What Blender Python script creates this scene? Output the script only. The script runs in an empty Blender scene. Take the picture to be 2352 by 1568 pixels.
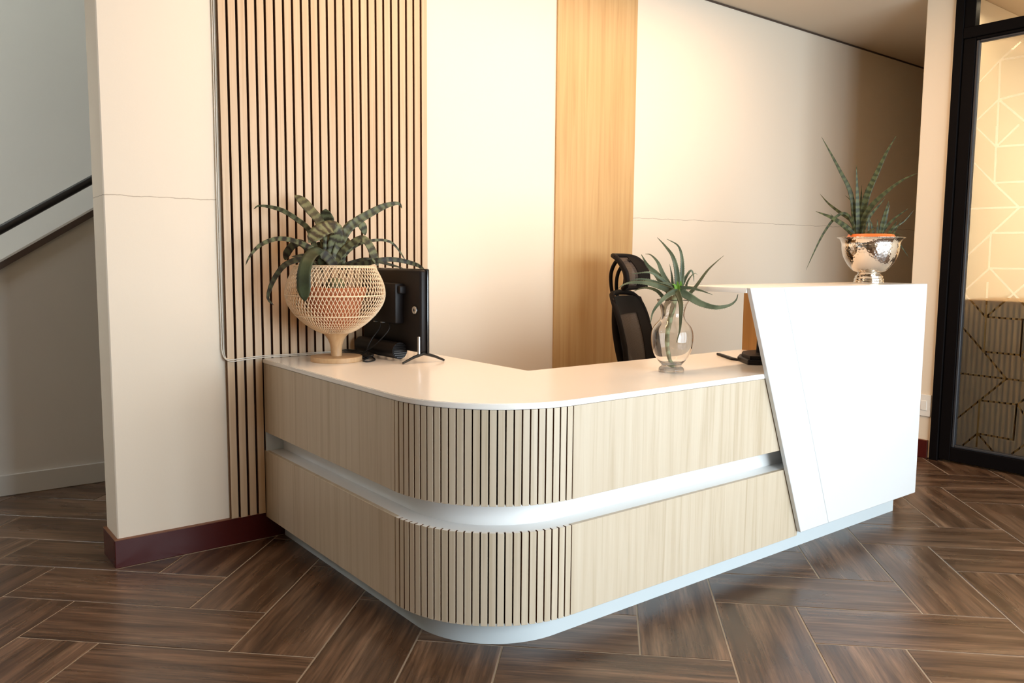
import bpy, bmesh, math, random
from mathutils import Vector, Matrix, geometry
random.seed(7)
C = bpy.context.scene.collection
SC = bpy.context.scene
PI = math.pi
R = math.radians

# ------------------------------------------------------------------ camera
cam = bpy.data.cameras.new('camera'); camo = bpy.data.objects.new('camera', cam); C.objects.link(camo)
ya, pi_, ro = R(37.8912), R(-5.78), R(0.4604)
fw = Vector((math.sin(ya)*math.cos(pi_), math.cos(ya)*math.cos(pi_), math.sin(pi_)))
rt = Vector((math.cos(ya), -math.sin(ya), 0)); up = rt.cross(fw)
rt2 = rt*math.cos(ro)+up*math.sin(ro); up2 = up*math.cos(ro)-rt*math.sin(ro)
m = Matrix((rt2, up2, -fw)).transposed().to_4x4(); m.translation = Vector((-1.2209, -3.26, 1.1752))
camo.matrix_world = m
cam.sensor_width = 36.0; cam.lens = 1855.736/2352*36.0; cam.clip_start = 0.05
SC.camera = camo

# ------------------------------------------------------------------ light and exposure
SC.view_settings.view_transform = 'Standard'; SC.view_settings.look = 'None'
SC.view_settings.gamma = 1.0; SC.view_settings.use_curve_mapping = False
SC.view_settings.exposure = -0.42
SC.cycles.max_bounces = 10; SC.cycles.diffuse_bounces = 5; SC.cycles.glossy_bounces = 4
SC.cycles.transmission_bounces = 10; SC.cycles.transparent_max_bounces = 8
SC.cycles.sample_clamp_indirect = 6.0
SC.cycles.caustics_reflective = False
world = bpy.data.worlds.new('sky'); SC.world = world; world.use_nodes = True
wn = world.node_tree; sky = wn.nodes.new('ShaderNodeTexSky')
sky.sky_type = 'HOSEK_WILKIE'; sky.turbidity = 6.0; sky.sun_direction = (0.2, 0.6, 0.75)
wn.links.new(sky.outputs[0], wn.nodes['Background'].inputs[0]); wn.nodes['Background'].inputs[1].default_value = 0.6

def area(name, loc, rot, sx, sy, power, col, spread=180):
    l = bpy.data.lights.new(name, 'AREA'); l.shape = 'RECTANGLE'; l.size = sx; l.size_y = sy
    l.energy = power; l.color = col; l.spread = R(spread)
    o = bpy.data.objects.new(name, l); C.objects.link(o); o.location = loc; o.rotation_euler = rot
    return o
COOL = (0.79, 0.91, 1.0); WARM = (1.0, 0.62, 0.36)
FRONT_WINDOWS = [(0.56, 1.1), (1.75, 1.1), (2.95, 1.0)]
for k, (wx, ww) in enumerate(FRONT_WINDOWS):                  # daylight coming in at the three front windows
    area('window_daylight', (wx, -4.72, 1.15), (R(90), 0, 0), ww, 2.2, (200.0, 108.0, 98.0)[k], COOL)
area('stair_window_daylight', (-5.6, 1.95, 3.5), (R(90), 0, R(-90)), 0.9, 3.0, 720.0, (0.86, 0.95, 1.0))
area('side_fill_light', (-5.6, 0.6, 1.5), (R(90), 0, R(-90)), 0.8, 1.8, 8.0, (0.90, 0.96, 1.0))  # added fill for the stair wall front; the left wall has no window here
area('stair_foot_fill', (-2.5, 0.6, 2.70), (0, 0, 0), 0.5, 0.5, 26.0, (0.92, 0.96, 1.0))  # unseen fill lamp added to brighten the face of the stair wall
area('ceiling_strip_light', (1.4, -0.80, 2.70), (0, 0, 0), 3.0, 0.12, 60.0, WARM)
area('lobby_strip_light', (-1.6, -2.4, 2.70), (0, 0, 0), 0.25, 2.4, 10.0, WARM)
area('side_room_light', (5.4, -2.9, 2.70), (0, 0, 0), 1.6, 1.6, 190.0, (1.0, 0.94, 0.83))
area('side_room_fill', (3.88, -1.7, 2.66), (0, 0, 0), 0.08, 1.2, 14.0, (1.0, 0.78, 0.52))  # added fill that brightens the slat fronts behind the film

# ------------------------------------------------------------------ materials
def mat(name, base=(.8, .8, .8), rough=.5, metal=0., spec=.5, **kw):
    M = bpy.data.materials.new(name); M.use_nodes = True
    b = M.node_tree.nodes['Principled BSDF']
    b.inputs['Base Color'].default_value = (*base, 1); b.inputs['Roughness'].default_value = rough
    b.inputs['Metallic'].default_value = metal; b.inputs['Specular IOR Level'].default_value = spec
    for k, v in kw.items(): b.inputs[k].default_value = v
    return M
class N:
    def __init__(s, M): s.t = M.node_tree; s.b = s.t.nodes['Principled BSDF']
    def new(s, ty, **kw):
        n = s.t.nodes.new(ty)
        for k, v in kw.items(): setattr(n, k, v)
        return n
    def ln(s, a, b): s.t.links.new(a, b)
    def coords(s, kind, scale, rnd=0.0):
        tc = s.new('ShaderNodeTexCoord'); mp = s.new('ShaderNodeMapping'); mp.inputs['Scale'].default_value = scale
        src = tc.outputs[kind]
        if rnd:
            oi = s.new('ShaderNodeObjectInfo'); cm = s.new('ShaderNodeVectorMath', operation='MULTIPLY_ADD')
            cv = s.new('ShaderNodeCombineXYZ')
            for i in range(3): s.ln(oi.outputs['Random'], cv.inputs[i])
            cm.inputs[1].default_value = (rnd, rnd*1.7, rnd*2.3); s.ln(cv.outputs[0], cm.inputs[0]); s.ln(src, cm.inputs[2]); src = cm.outputs[0]
        s.ln(src, mp.inputs['Vector']); return mp.outputs[0]
    def noise(s, vec, scale, detail=4, rough=.55, dist=0.):
        n = s.new('ShaderNodeTexNoise'); n.inputs['Scale'].default_value = scale; n.inputs['Detail'].default_value = detail
        n.inputs['Roughness'].default_value = rough; n.inputs['Distortion'].default_value = dist
        s.ln(vec, n.inputs['Vector']); return n.outputs['Fac']
    def ramp(s, fac, stops):
        r = s.new('ShaderNodeValToRGB'); e = r.color_ramp.elements
        while len(e) < len(stops): e.new(.5)
        for el, (p, c) in zip(e, stops): el.position = p; el.color = (*c, 1) if len(c) == 3 else c
        s.ln(fac, r.inputs[0]); return r.outputs[0]
    def mix(s, fac, a, b, mode='MIX'):
        n = s.new('ShaderNodeMix', data_type='RGBA', blend_type=mode)
        if isinstance(fac, float): n.inputs[0].default_value = fac
        else: s.ln(fac, n.inputs[0])
        for i, v in ((6, a), (7, b)):
            if isinstance(v, tuple): n.inputs[i].default_value = (*v, 1)
            else: s.ln(v, n.inputs[i])
        return n.outputs[2]
    def math(s, op, a, b=None):
        n = s.new('ShaderNodeMath', operation=op)
        for i, v in ((0, a), (1, b)):
            if v is None: continue
            if isinstance(v, (int, float)): n.inputs[i].default_value = v
            else: s.ln(v, n.inputs[i])
        return n.outputs[0]
    def bump(s, h, strength, dist=.002):
        n = s.new('ShaderNodeBump'); n.inputs['Strength'].default_value = strength; n.inputs['Distance'].default_value = dist
        s.ln(h, n.inputs['Height']); s.ln(n.outputs[0], s.b.inputs['Normal'])
    def col(s, c): s.ln(c, s.b.inputs['Base Color'])

def wood(name, light, mid, dark, scale=(38, 38, 1.1), rnd=3.0, rough=.45, streak=.5):
    M = mat(name, mid, rough); n = N(M)
    v = n.coords('Object', scale, rnd)
    a = n.noise(v, 1.0, 6, .62, .6)
    v2 = n.coords('Object', tuple(q*5 for q in scale), rnd); f = n.noise(v2, 1.0, 3, .6)
    v3 = n.coords('Object', (scale[0]*.16, scale[1]*.16, scale[2]*.35), rnd); g = n.noise(v3, 1.0, 2)
    c = n.ramp(a, [(.28, dark), (.5, mid), (.72, light)])
    c = n.mix(n.math('MULTIPLY', f, streak*.55), c, dark)
    c = n.mix(n.math('MULTIPLY', g, .35), c, light)
    n.col(c); n.bump(f, .06, .001); return M
M = {}
M['ash'] = wood('ash_laminate', (.60, .515, .395), (.54, .445, .325), (.39, .30, .19))
M['oak'] = wood('golden_oak_laminate', (.60, .41, .20), (.54, .345, .15), (.42, .24, .09), scale=(30, 30, .9))
M['oak_dark'] = wood('amber_oak_laminate', (.42, .23, .07), (.36, .185, .05), (.27, .125, .03))
M['slat'] = wood('slat_veneer', (.62, .475, .32), (.55, .40, .25), (.44, .295, .165), scale=(60, 60, 1.2), rnd=40.0)
M['kerf'] = wood('kerfed_ash', (.62, .535, .41), (.555, .465, .345), (.42, .33, .215), scale=(60, 60, 1.2), rnd=40.0)
M['mdf'] = mat('brown_fibreboard', (.17, .075, .03), .8)
M['backing'] = mat('dark_backing', (.022, .009, .006), .9)
M['turned'] = wood('turned_wood', (.66, .45, .26), (.58, .37, .19), (.45, .26, .12), scale=(40, 12, 12), rnd=0)
M['white_edge'] = mat('white_board_edge', (.84, .80, .74), .5)

def paint(name, col, crack=None, var=.06, rough=.75):
    P = mat(name, col, rough, spec=.25); n = N(P)
    v = n.coords('Object', (1, 1, 1)); a = n.noise(v, 1.3, 3); b = n.noise(v, 95, 3)
    c = n.mix(n.math('MULTIPLY', a, var*3), col, tuple(q*(1-var*2.2) for q in col))
    if crack:
        sp = n.new('ShaderNodeSeparateXYZ'); n.ln(n.coords('Object', (1, 1, 1)), sp.inputs[0])
        w = n.noise(n.coords('Object', (1, 1, 1)), 9, 4)
        line = n.math('ADD', n.math('MULTIPLY', sp.outputs[0], crack[1]), crack[0])
        d = n.math('SUBTRACT', n.math('ADD', line, n.math('MULTIPLY', n.math('SUBTRACT', w, .5), .022)), sp.outputs[2])
        d = n.math('ABSOLUTE', d)
        k = n.math('MULTIPLY', n.math('LESS_THAN', d, .0016), n.math('GREATER_THAN', n.math('ABSOLUTE', n.math('SUBTRACT', sp.outputs[0], 1.01)), 1.165))
        c = n.mix(n.math('MULTIPLY', k, .55), c, (.25, .17, .1))
    n.col(c); n.bump(b, .12, .0015); return P
M['wall'] = paint('cream_wall_paint', (.79, .70, .575), (1.402, .0075))
M['wall_plain'] = paint('cream_wall_paint_plain', (.78, .67, .52))
M['wall_grey'] = paint('pale_grey_wall_paint', (.70, .68, .63), var=.10)
M['ceiling'] = paint('ceiling_paint', (.66, .55, .42))
M['skirting'] = mat('grey_white_skirting', (.62, .61, .57), .5)
M['maroon'] = mat('maroon_gloss_paint', (.062, .009, .007), .22, spec=.22)
M['maroon_top'] = mat('brown_skirting_top', (.20, .075, .03), .45)
M['grout'] = mat('tan_grout', (.34, .27, .20), .85)
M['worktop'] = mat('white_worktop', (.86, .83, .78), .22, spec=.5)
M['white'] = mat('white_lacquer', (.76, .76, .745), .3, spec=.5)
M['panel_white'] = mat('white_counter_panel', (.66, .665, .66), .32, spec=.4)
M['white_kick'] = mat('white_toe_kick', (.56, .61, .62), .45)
M['black_metal'] = mat('black_aluminium', (.004, .003, .003), .6, spec=.05)
M['bead'] = mat('grey_glazing_bead', (.03, .03, .033), .45, spec=.3)
M['black_plastic'] = mat('black_plastic', (.008, .006, .006), .45, spec=.25)
M['black_gloss'] = mat('gloss_black', (.008, .007, .007), .15)
M['silver'] = mat('brushed_silver', (.62, .64, .64), .3, 1.0)
M['label_white'] = mat('white_sticker', (.75, .72, .65), .6)
M['cable_white'] = mat('white_cable', (.66, .62, .54), .5)
M['cable_black'] = mat('black_cable', (.008, .008, .008), .4)
M['terracotta'] = mat('terracotta', (.42, .125, .045), .75)
M['orange_plastic'] = mat('orange_plastic', (.72, .16, .025), .45)
M['soil'] = mat('dark_soil', (.02, .014, .01), .95)
M['rattan'] = mat('pale_rattan', (.78, .60, .40), .5)
M['chair_frame'] = mat('black_chair_frame', (.009, .0065, .0055), .6, spec=.12)
M['chair_seat'] = mat('black_seat_fabric', (.015, .012, .011), .9)
M['handrail'] = mat('black_handrail', (.006, .005, .005), .35)
M['capping'] = mat('brown_capping', (.07, .045, .032), .5)
M['switch'] = mat('white_switch_plastic', (.80, .76, .68), .35)
M['screen'] = mat('dark_screen', (.01, .01, .012), .1)

# floor tiles with printed wood grain
F = mat('wood_look_tile', (.1, .06, .035), .33, spec=.5); n = N(F)
v = n.coords('Object', (1.3, 17, 1), 9.0); a = n.noise(v, 1.0, 8, .66, .15)
v2 = n.coords('Object', (4, 105, 1), 9.0); f = n.noise(v2, 1.0, 4, .65, .1)
v3 = n.coords('Object', (2.4, 7.5, 1), 9.0); g = n.noise(v3, 1.0, 3, .5)
oi = n.new('ShaderNodeObjectInfo')
c = n.ramp(a, [(.28, (.030, .014, .008)), (.45, (.085, .043, .022)), (.55, (.145, .080, .045)), (.72, (.27, .165, .10))])
c = n.mix(.9, c, n.ramp(f, [(.36, (1.25, 1.22, 1.2)), (.52, (.85, .85, .85)), (.68, (.40, .37, .35))]), 'MULTIPLY')
c = n.mix(n.ramp(g, [(.30, (.5, .5, .5)), (.52, (0, 0, 0))]), c, (.030, .015, .009))
c = n.mix(n.math('MULTIPLY', oi.outputs['Random'], .22), c, (.10, .056, .032))
n.col(c)
rr = n.ramp(g, [(.3, (.20, .20, .20)), (.65, (.36, .36, .36))]); n.ln(rr, n.b.inputs['Roughness'])
n.bump(f, .10, .001); M['tile'] = F

# hammered steel
H = mat('hammered_steel', (.74, .68, .62), .10, 1.0); n = N(H)
vo = n.new('ShaderNodeTexVoronoi'); vo.inputs['Scale'].default_value = 95; n.ln(n.coords('Object', (1, 1, 1)), vo.inputs['Vector'])
n.bump(vo.outputs['Distance'], .22, .004); M['hammered'] = H
M['steel'] = mat('polished_steel', (.74, .68, .60), .10, 1.0)

# chair mesh: fine horizontal knit with real see-through gaps
K = mat('chair_mesh_fabric', (.055, .040, .032), .75); n = N(K)
w = n.new('ShaderNodeTexWave', wave_type='BANDS', bands_direction='Z'); w.inputs['Scale'].default_value = 105; w.inputs['Distortion'].default_value = .3
n.ln(n.coords('Object', (1, 1, 1)), w.inputs['Vector'])
n.col(n.ramp(w.outputs['Fac'], [(.2, (.018, .013, .011)), (.8, (.085, .062, .050))]))
n.ln(n.ramp(w.outputs['Fac'], [(.25, (.55, .55, .55)), (.6, (1, 1, 1))]), n.b.inputs['Alpha']); M['mesh'] = K

def glass(name, rough, tint=(1, 1, 1), ior=1.45):
    return mat(name, tint, rough, **{'Transmission Weight': 1.0, 'IOR': ior})
M['vase_glass'] = glass('clear_glass', 0.0, (.985, .98, .965))
# door pane: thin clear sheet
G = bpy.data.materials.new('thin_clear_glass'); G.use_nodes = True; t = G.node_tree; t.nodes.clear()
o_ = t.nodes.new('ShaderNodeOutputMaterial'); mx = t.nodes.new('ShaderNodeMixShader'); tr = t.nodes.new('ShaderNodeBsdfTransparent')
gl = t.nodes.new('ShaderNodeBsdfGlossy'); gl.inputs['Roughness'].default_value = 0.02; fr = t.nodes.new('ShaderNodeFresnel'); fr.inputs[0].default_value = 1.3
tr.inputs[0].default_value = (.93, .95, .94, 1)
t.links.new(fr.outputs[0], mx.inputs[0]); t.links.new(tr.outputs[0], mx.inputs[1]); t.links.new(gl.outputs[0], mx.inputs[2]); t.links.new(mx.outputs[0], o_.inputs[0])
M['pane'] = G
# frosted film: scatters what stands behind it
G = bpy.data.materials.new('frosted_film'); G.use_nodes = True; t = G.node_tree; t.nodes.clear()
o_ = t.nodes.new('ShaderNodeOutputMaterial'); m1 = t.nodes.new('ShaderNodeMixShader'); m2 = t.nodes.new('ShaderNodeMixShader')
rf = t.nodes.new('ShaderNodeBsdfRefraction'); rf.inputs['IOR'].default_value = 1.12; rf.inputs['Roughness'].default_value = .34; rf.inputs[0].default_value = (.97, .92, .82, 1)
tl = t.nodes.new('ShaderNodeBsdfTranslucent'); tl.inputs[0].default_value = (.85, .80, .70, 1)
df = t.nodes.new('ShaderNodeBsdfDiffuse'); df.inputs[0].default_value = (.62, .56, .46, 1)
m1.inputs[0].default_value = .10; m2.inputs[0].default_value = .07
t.links.new(rf.outputs[0], m1.inputs[1]); t.links.new(tl.outputs[0], m1.inputs[2]); t.links.new(m1.outputs[0], m2.inputs[1]); t.links.new(df.outputs[0], m2.inputs[2])
t.links.new(m2.outputs[0], o_.inputs[0]); M['film'] = G

def leaf_mat(name, light, dark, freq, contrast, edge=None, sss=.0, rough=.45):
    L = mat(name, light, rough, spec=.25); n = N(L)
    uv = n.new('ShaderNodeUVMap'); uv.uv_map = 'leaf'; sp = n.new('ShaderNodeSeparateXYZ'); n.ln(uv.outputs[0], sp.inputs[0])
    ns = n.noise(n.coords('Object', (1, 1, 1), 3.0), 38, 4, .6)
    ns2 = n.noise(n.coords('Object', (1, 1, 1), 3.0), 13, 3, .6)
    ph = n.math('ADD', n.math('MULTIPLY', sp.outputs[1], freq), n.math('MULTIPLY', ns, 7.0))
    ph = n.math('ADD', ph, n.math('MULTIPLY', ns2, 5.0))
    s = n.math('SINE', ph, None)
    c = n.ramp(n.math('MULTIPLY_ADD' if False else 'ADD', n.math('MULTIPLY', s, .5), .5), [(.5-contrast, light), (.5+contrast, dark)])
    # the green varies a little from leaf to leaf
    oi = n.new('ShaderNodeObjectInfo')
    c = n.mix(n.math('MULTIPLY', oi.outputs['Random'], .35), c, tuple(q*.62 for q in light))
    if edge:
        e = n.math('ABSOLUTE', n.math('SUBTRACT', sp.outputs[0], .5), None)
        c = n.mix(n.ramp(e, [(.40, (0, 0, 0)), (.5, (.7, .7, .7))]), c, edge)
    n.col(c); n.bump(ns, .10, .001); return L
M['brom'] = leaf_mat('banded_leaf', (.150, .158, .080), (.034, .027, .016), 210, .40, rough=.5)
M['brom_plain'] = leaf_mat('plain_dark_leaf', (.058, .070, .032), (.036, .041, .021), 60, .5, rough=.45)
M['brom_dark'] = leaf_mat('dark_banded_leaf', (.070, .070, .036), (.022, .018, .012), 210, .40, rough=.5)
M['aloe'] = leaf_mat('aloe_leaf', (.120, .138, .078), (.066, .080, .044), 60, .5, edge=(.22, .22, .12))
M['aloe_green'] = leaf_mat('fresh_aloe_leaf', (.20, .36, .045), (.13, .27, .03), 60, .5)
M['aloe_old'] = leaf_mat('dry_aloe_leaf', (.36, .30, .18), (.20, .15, .085), 60, .5)
M['aloe_stem'] = leaf_mat('aloe_stem_skin', (.42, .46, .27), (.22, .19, .10), 150, .25)
M['snake'] = leaf_mat('snake_plant_leaf', (.085, .092, .036), (.026, .031, .013), 230, .28)

# ------------------------------------------------------------------ builders
def link(name, bm, mats, parent=None, smooth=False, auto=None):
    me = bpy.data.meshes.new(name); bm.normal_update(); bm.to_mesh(me); bm.free()
    for q in (mats if isinstance(mats, (list, tuple)) else [mats]): me.materials.append(M[q])
    if smooth:
        me.polygons.foreach_set('use_smooth', [True]*len(me.polygons))
        if auto: me.set_sharp_from_angle(angle=R(auto))
    o = bpy.data.objects.new(name, me); C.objects.link(o)
    if parent: o.parent = parent
    return o
def tag(o, label, cat=None, group=None, kind=None):
    o['label'] = label
    if cat: o['category'] = cat
    if group: o['group'] = group
    if kind: o['kind'] = kind
    return o
def thing(name, label, cat, loc=(0, 0, 0), rz=0, group=None):
    o = bpy.data.objects.new(name, None); C.objects.link(o); o.location = loc; o.rotation_euler = (0, 0, rz)
    o.empty_display_size = .05
    return tag(o, label, cat, group)
def struct(name, bm, mats, label, parent=None, **kw):
    o = link(name, bm, mats, parent, **kw); o['kind'] = 'structure'; o['label'] = label; return o
def box(bm, a, b, bev=0, seg=1, mi=0):
    vs = [bm.verts.new((x, y, z)) for x in (a[0], b[0]) for y in (a[1], b[1]) for z in (a[2], b[2])]
    fs = [bm.faces.new([vs[i] for i in q]) for q in ((0, 1, 3, 2), (4, 6, 7, 5), (0, 4, 5, 1), (2, 3, 7, 6), (0, 2, 6, 4), (1, 5, 7, 3))]
    for f in fs: f.material_index = mi
    if bev:
        es = list({e for f in fs for e in f.edges})
        r = bmesh.ops.bevel(bm, geom=es, offset=bev, segments=seg, affect='EDGES', profile=.5)
    return fs
def bx(a, b, bev=0, seg=1):
    bm = bmesh.new(); box(bm, a, b, bev, seg); return bm
def prism(bm, poly, d0, d1, axis='y', mi=0):
    # poly: list of 2-D points; extruded along axis from d0 to d1
    def P(p, d):
        return {'y': (p[0], d, p[1]), 'x': (d, p[0], p[1]), 'z': (p[0], p[1], d)}[axis]
    A = [bm.verts.new(P(p, d0)) for p in poly]; B = [bm.verts.new(P(p, d1)) for p in poly]
    k = len(poly); fs = [bm.faces.new(A), bm.faces.new(B[::-1])]
    for i in range(k): fs.append(bm.faces.new((A[i], B[i], B[(i+1) % k], A[(i+1) % k])))
    for f in fs: f.material_index = mi
    bmesh.ops.recalc_face_normals(bm, faces=fs); return fs
def pr(poly, d0, d1, axis='y', bev=0):
    bm = bmesh.new(); fs = prism(bm, poly, d0, d1, axis)
    if bev: bmesh.ops.bevel(bm, geom=list(bm.edges), offset=bev, segments=1, affect='EDGES')
    return bm
def lathe(prof, n=48, bm=None, cap=True):
    bm = bm or bmesh.new(); rings = []
    for r, z in prof:
        if r < 1e-5: rings.append([bm.verts.new((0, 0, z))])
        else: rings.append([bm.verts.new((r*math.cos(2*PI*i/n), r*math.sin(2*PI*i/n), z)) for i in range(n)])
    for a, b in zip(rings, rings[1:]):
        for i in range(n):
            j = (i+1) % n
            if len(a) == 1 and len(b) == 1: continue
            if len(a) == 1: bm.faces.new((a[0], b[i], b[j]))
            elif len(b) == 1: bm.faces.new((a[i], a[j], b[0]))
            else: bm.faces.new((a[i], a[j], b[j], b[i]))
    bmesh.ops.recalc_face_normals(bm, faces=list(bm.faces)); return bm
def smoothpts(P, k):
    P = [Vector(q) for q in P]; out = []
    for i in range(len(P)-1):
        p0 = P[i-1] if i else P[0]*2-P[1]; p1, p2 = P[i], P[i+1]; p3 = P[i+2] if i+2 < len(P) else P[-1]*2-P[-2]
        for j in range(k):
            s = j/k
            out.append(.5*((2*p1)+(p2-p0)*s+(2*p0-5*p1+4*p2-p3)*s*s+(3*p1-p0-3*p2+p3)*s**3))
    out.append(P[-1]); return out
def tube(bm, P, rad, n=8, cap=True, mi=0):
    P = [Vector(q) for q in P]; rings = []; ref = None
    for i, q in enumerate(P):
        t = (P[min(i+1, len(P)-1)]-P[max(i-1, 0)]).normalized()
        if ref is None: ref = Vector((0, 0, 1)) if abs(t.z) < .9 else Vector((1, 0, 0))
        u = (ref-t*ref.dot(t)).normalized(); w = t.cross(u); ref = u
        r = rad(i/(len(P)-1)) if callable(rad) else rad
        rings.append([bm.verts.new(q+u*r*math.cos(2*PI*k/n)+w*r*math.sin(2*PI*k/n)) for k in range(n)])
    for a, b in zip(rings, rings[1:]):
        for k in range(n):
            f = bm.faces.new((a[k], a[(k+1) % n], b[(k+1) % n], b[k])); f.smooth = True; f.material_index = mi
    if cap: bm.faces.new(rings[0][::-1]); bm.faces.new(rings[-1])
    return bm
def dup(o, loc=None, parent=None):
    c = o.copy(); C.objects.link(c)
    if loc is not None: c.location = loc
    if parent: c.parent = parent
    return c
# leaf paths: width, points from the plant base (metres), style
BROM = [[0.0253,[[-0.0413,0.0198,0.1191],[-0.0638,0.04,0.1798],[-0.0815,0.058,0.2556],[-0.1175,0.0847,0.2955],[-0.1667,0.1177,0.3325],[-0.2116,0.1487,0.3469],[-0.2436,0.1735,0.3491],[-0.2562,0.189,0.3367]],"s"],
[0.0422,[[-0.0323,0.0155,0.1192],[-0.029,0.0316,0.2006],[-0.0391,0.0542,0.2871],[-0.0634,0.0835,0.3329],[-0.0878,0.1129,0.3738],[-0.1058,0.1393,0.3971]],"b"],
[0.057,[[-0.0278,0.0133,0.1192],[-0.0139,0.0344,0.2009],[-0.0024,0.0566,0.2731],[-0.0105,0.0494,0.3185],[-0.0167,0.0412,0.3418]],"b"],
[0.0622,[[-0.0141,-0.0043,0.1194],[-0.0117,-0.0188,0.1903],[-0.0082,-0.036,0.2404],[-0.0311,-0.045,0.2645],[-0.0834,-0.0532,0.2504],[-0.1399,-0.0661,0.2035]],"b"],
[0.0422,[[-0.0094,-0.0177,0.1196],[0.0049,-0.0245,0.1905],[0.028,-0.0356,0.2464],[0.0671,-0.0479,0.2901],[0.1213,-0.0643,0.3245],[0.1805,-0.0832,0.3568],[0.2334,-0.0989,0.3687],[0.2516,-0.0981,0.3491]],"s"],
[0.0369,[[0.0033,0.0206,0.1192],[0.0293,0.0259,0.1913],[0.0693,0.0245,0.2693],[0.108,0.0215,0.2886],[0.1343,0.0222,0.2765],[0.1503,0.0279,0.2405]],"b"],
[0.0327,[[-0.014,-0.0155,0.1145],[0.0152,-0.0368,0.1704],[0.0531,-0.0623,0.2087],[0.084,-0.0845,0.2216],[0.107,-0.0992,0.1866],[0.1209,-0.1095,0.1411],[0.1296,-0.1174,0.1158]],"b"],
[0.0148,[[0.0037,-0.0018,0.1195],[0.0734,-0.0218,0.1917],[0.1481,-0.0442,0.2185],[0.2133,-0.0643,0.2144],[0.2546,-0.0752,0.1732],[0.2831,-0.0799,0.1262]],"s"],
[0.0243,[[0.0126,-0.006,0.1093],[0.0786,-0.0653,0.1203],[0.1261,-0.1157,0.1371],[0.1882,-0.1288,0.1426],[0.2559,-0.1445,0.1308],[0.3315,-0.1197,0.1083],[0.3884,-0.086,0.054]],"s"],
[0.02,[[0.0349,0.0166,0.1142],[0.1236,-0.012,0.1407],[0.1808,-0.0255,0.1332],[0.2339,-0.037,0.1193],[0.2853,-0.0478,0.1057]],"s"],
[0.0243,[[-0.0497,0.0016,0.1193],[-0.078,0.0088,0.1694],[-0.1153,0.0203,0.194],[-0.1696,0.0399,0.2155],[-0.2232,0.0608,0.2171],[-0.2762,0.083,0.1918],[-0.3123,0.0971,0.1472],[-0.3267,0.1008,0.1152]],"s"],
[0.0274,[[-0.0806,0.0053,0.1141],[-0.1283,0.017,0.1389],[-0.176,0.0288,0.1286],[-0.2106,0.0342,0.1037],[-0.243,0.046,0.0493],[-0.2604,0.0506,-0.0099],[-0.2419,0.0381,-0.0386]],"s"],
[0.0316,[[-0.0467,0.0556,0.129],[-0.0965,0.0877,0.1999],[-0.125,0.1096,0.1971],[-0.1449,0.1275,0.1689],[-0.1525,0.1394,0.1356]],"b"],
[0.0517,[[-0.0581,-0.0166,0.1194],[-0.0852,-0.0479,0.1593],[-0.1225,-0.0781,0.1662],[-0.1632,-0.1104,0.1393],[-0.1836,-0.1228,0.0963],[-0.1888,-0.1277,0.0439],[-0.1842,-0.1225,-0.0188]],"b"],
[0.087,[[-0.0275,-0.009,0.1093],[-0.0156,-0.0092,0.1701],[-0.0036,-0.0094,0.2411]],"b"],
[0.0633,[[-0.0325,0.0155,0.109],[-0.0456,0.0329,0.1597],[-0.0497,0.0459,0.2105]],"b"],
[0.0232,[[-0.054,-0.0075,0.1143],[-0.0768,-0.0113,0.1419],[-0.126,-0.0026,0.1539],[-0.1791,0.008,0.1495]],"s"],
[0.0422,[[-0.0225,-0.0447,0.1123],[-0.0549,-0.0458,0.1496],[-0.0851,-0.048,0.1667]],"b"],
[0.058,[[-0.054,-0.0074,0.1093],[-0.0906,-0.0176,0.1293],[-0.1228,-0.0299,0.1194]],"b"],
[0.0791,[[0.0122,0.0163,0.109],[0.0244,0.0161,0.1809],[0.05,0.0093,0.2377]],"b"]]
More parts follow.
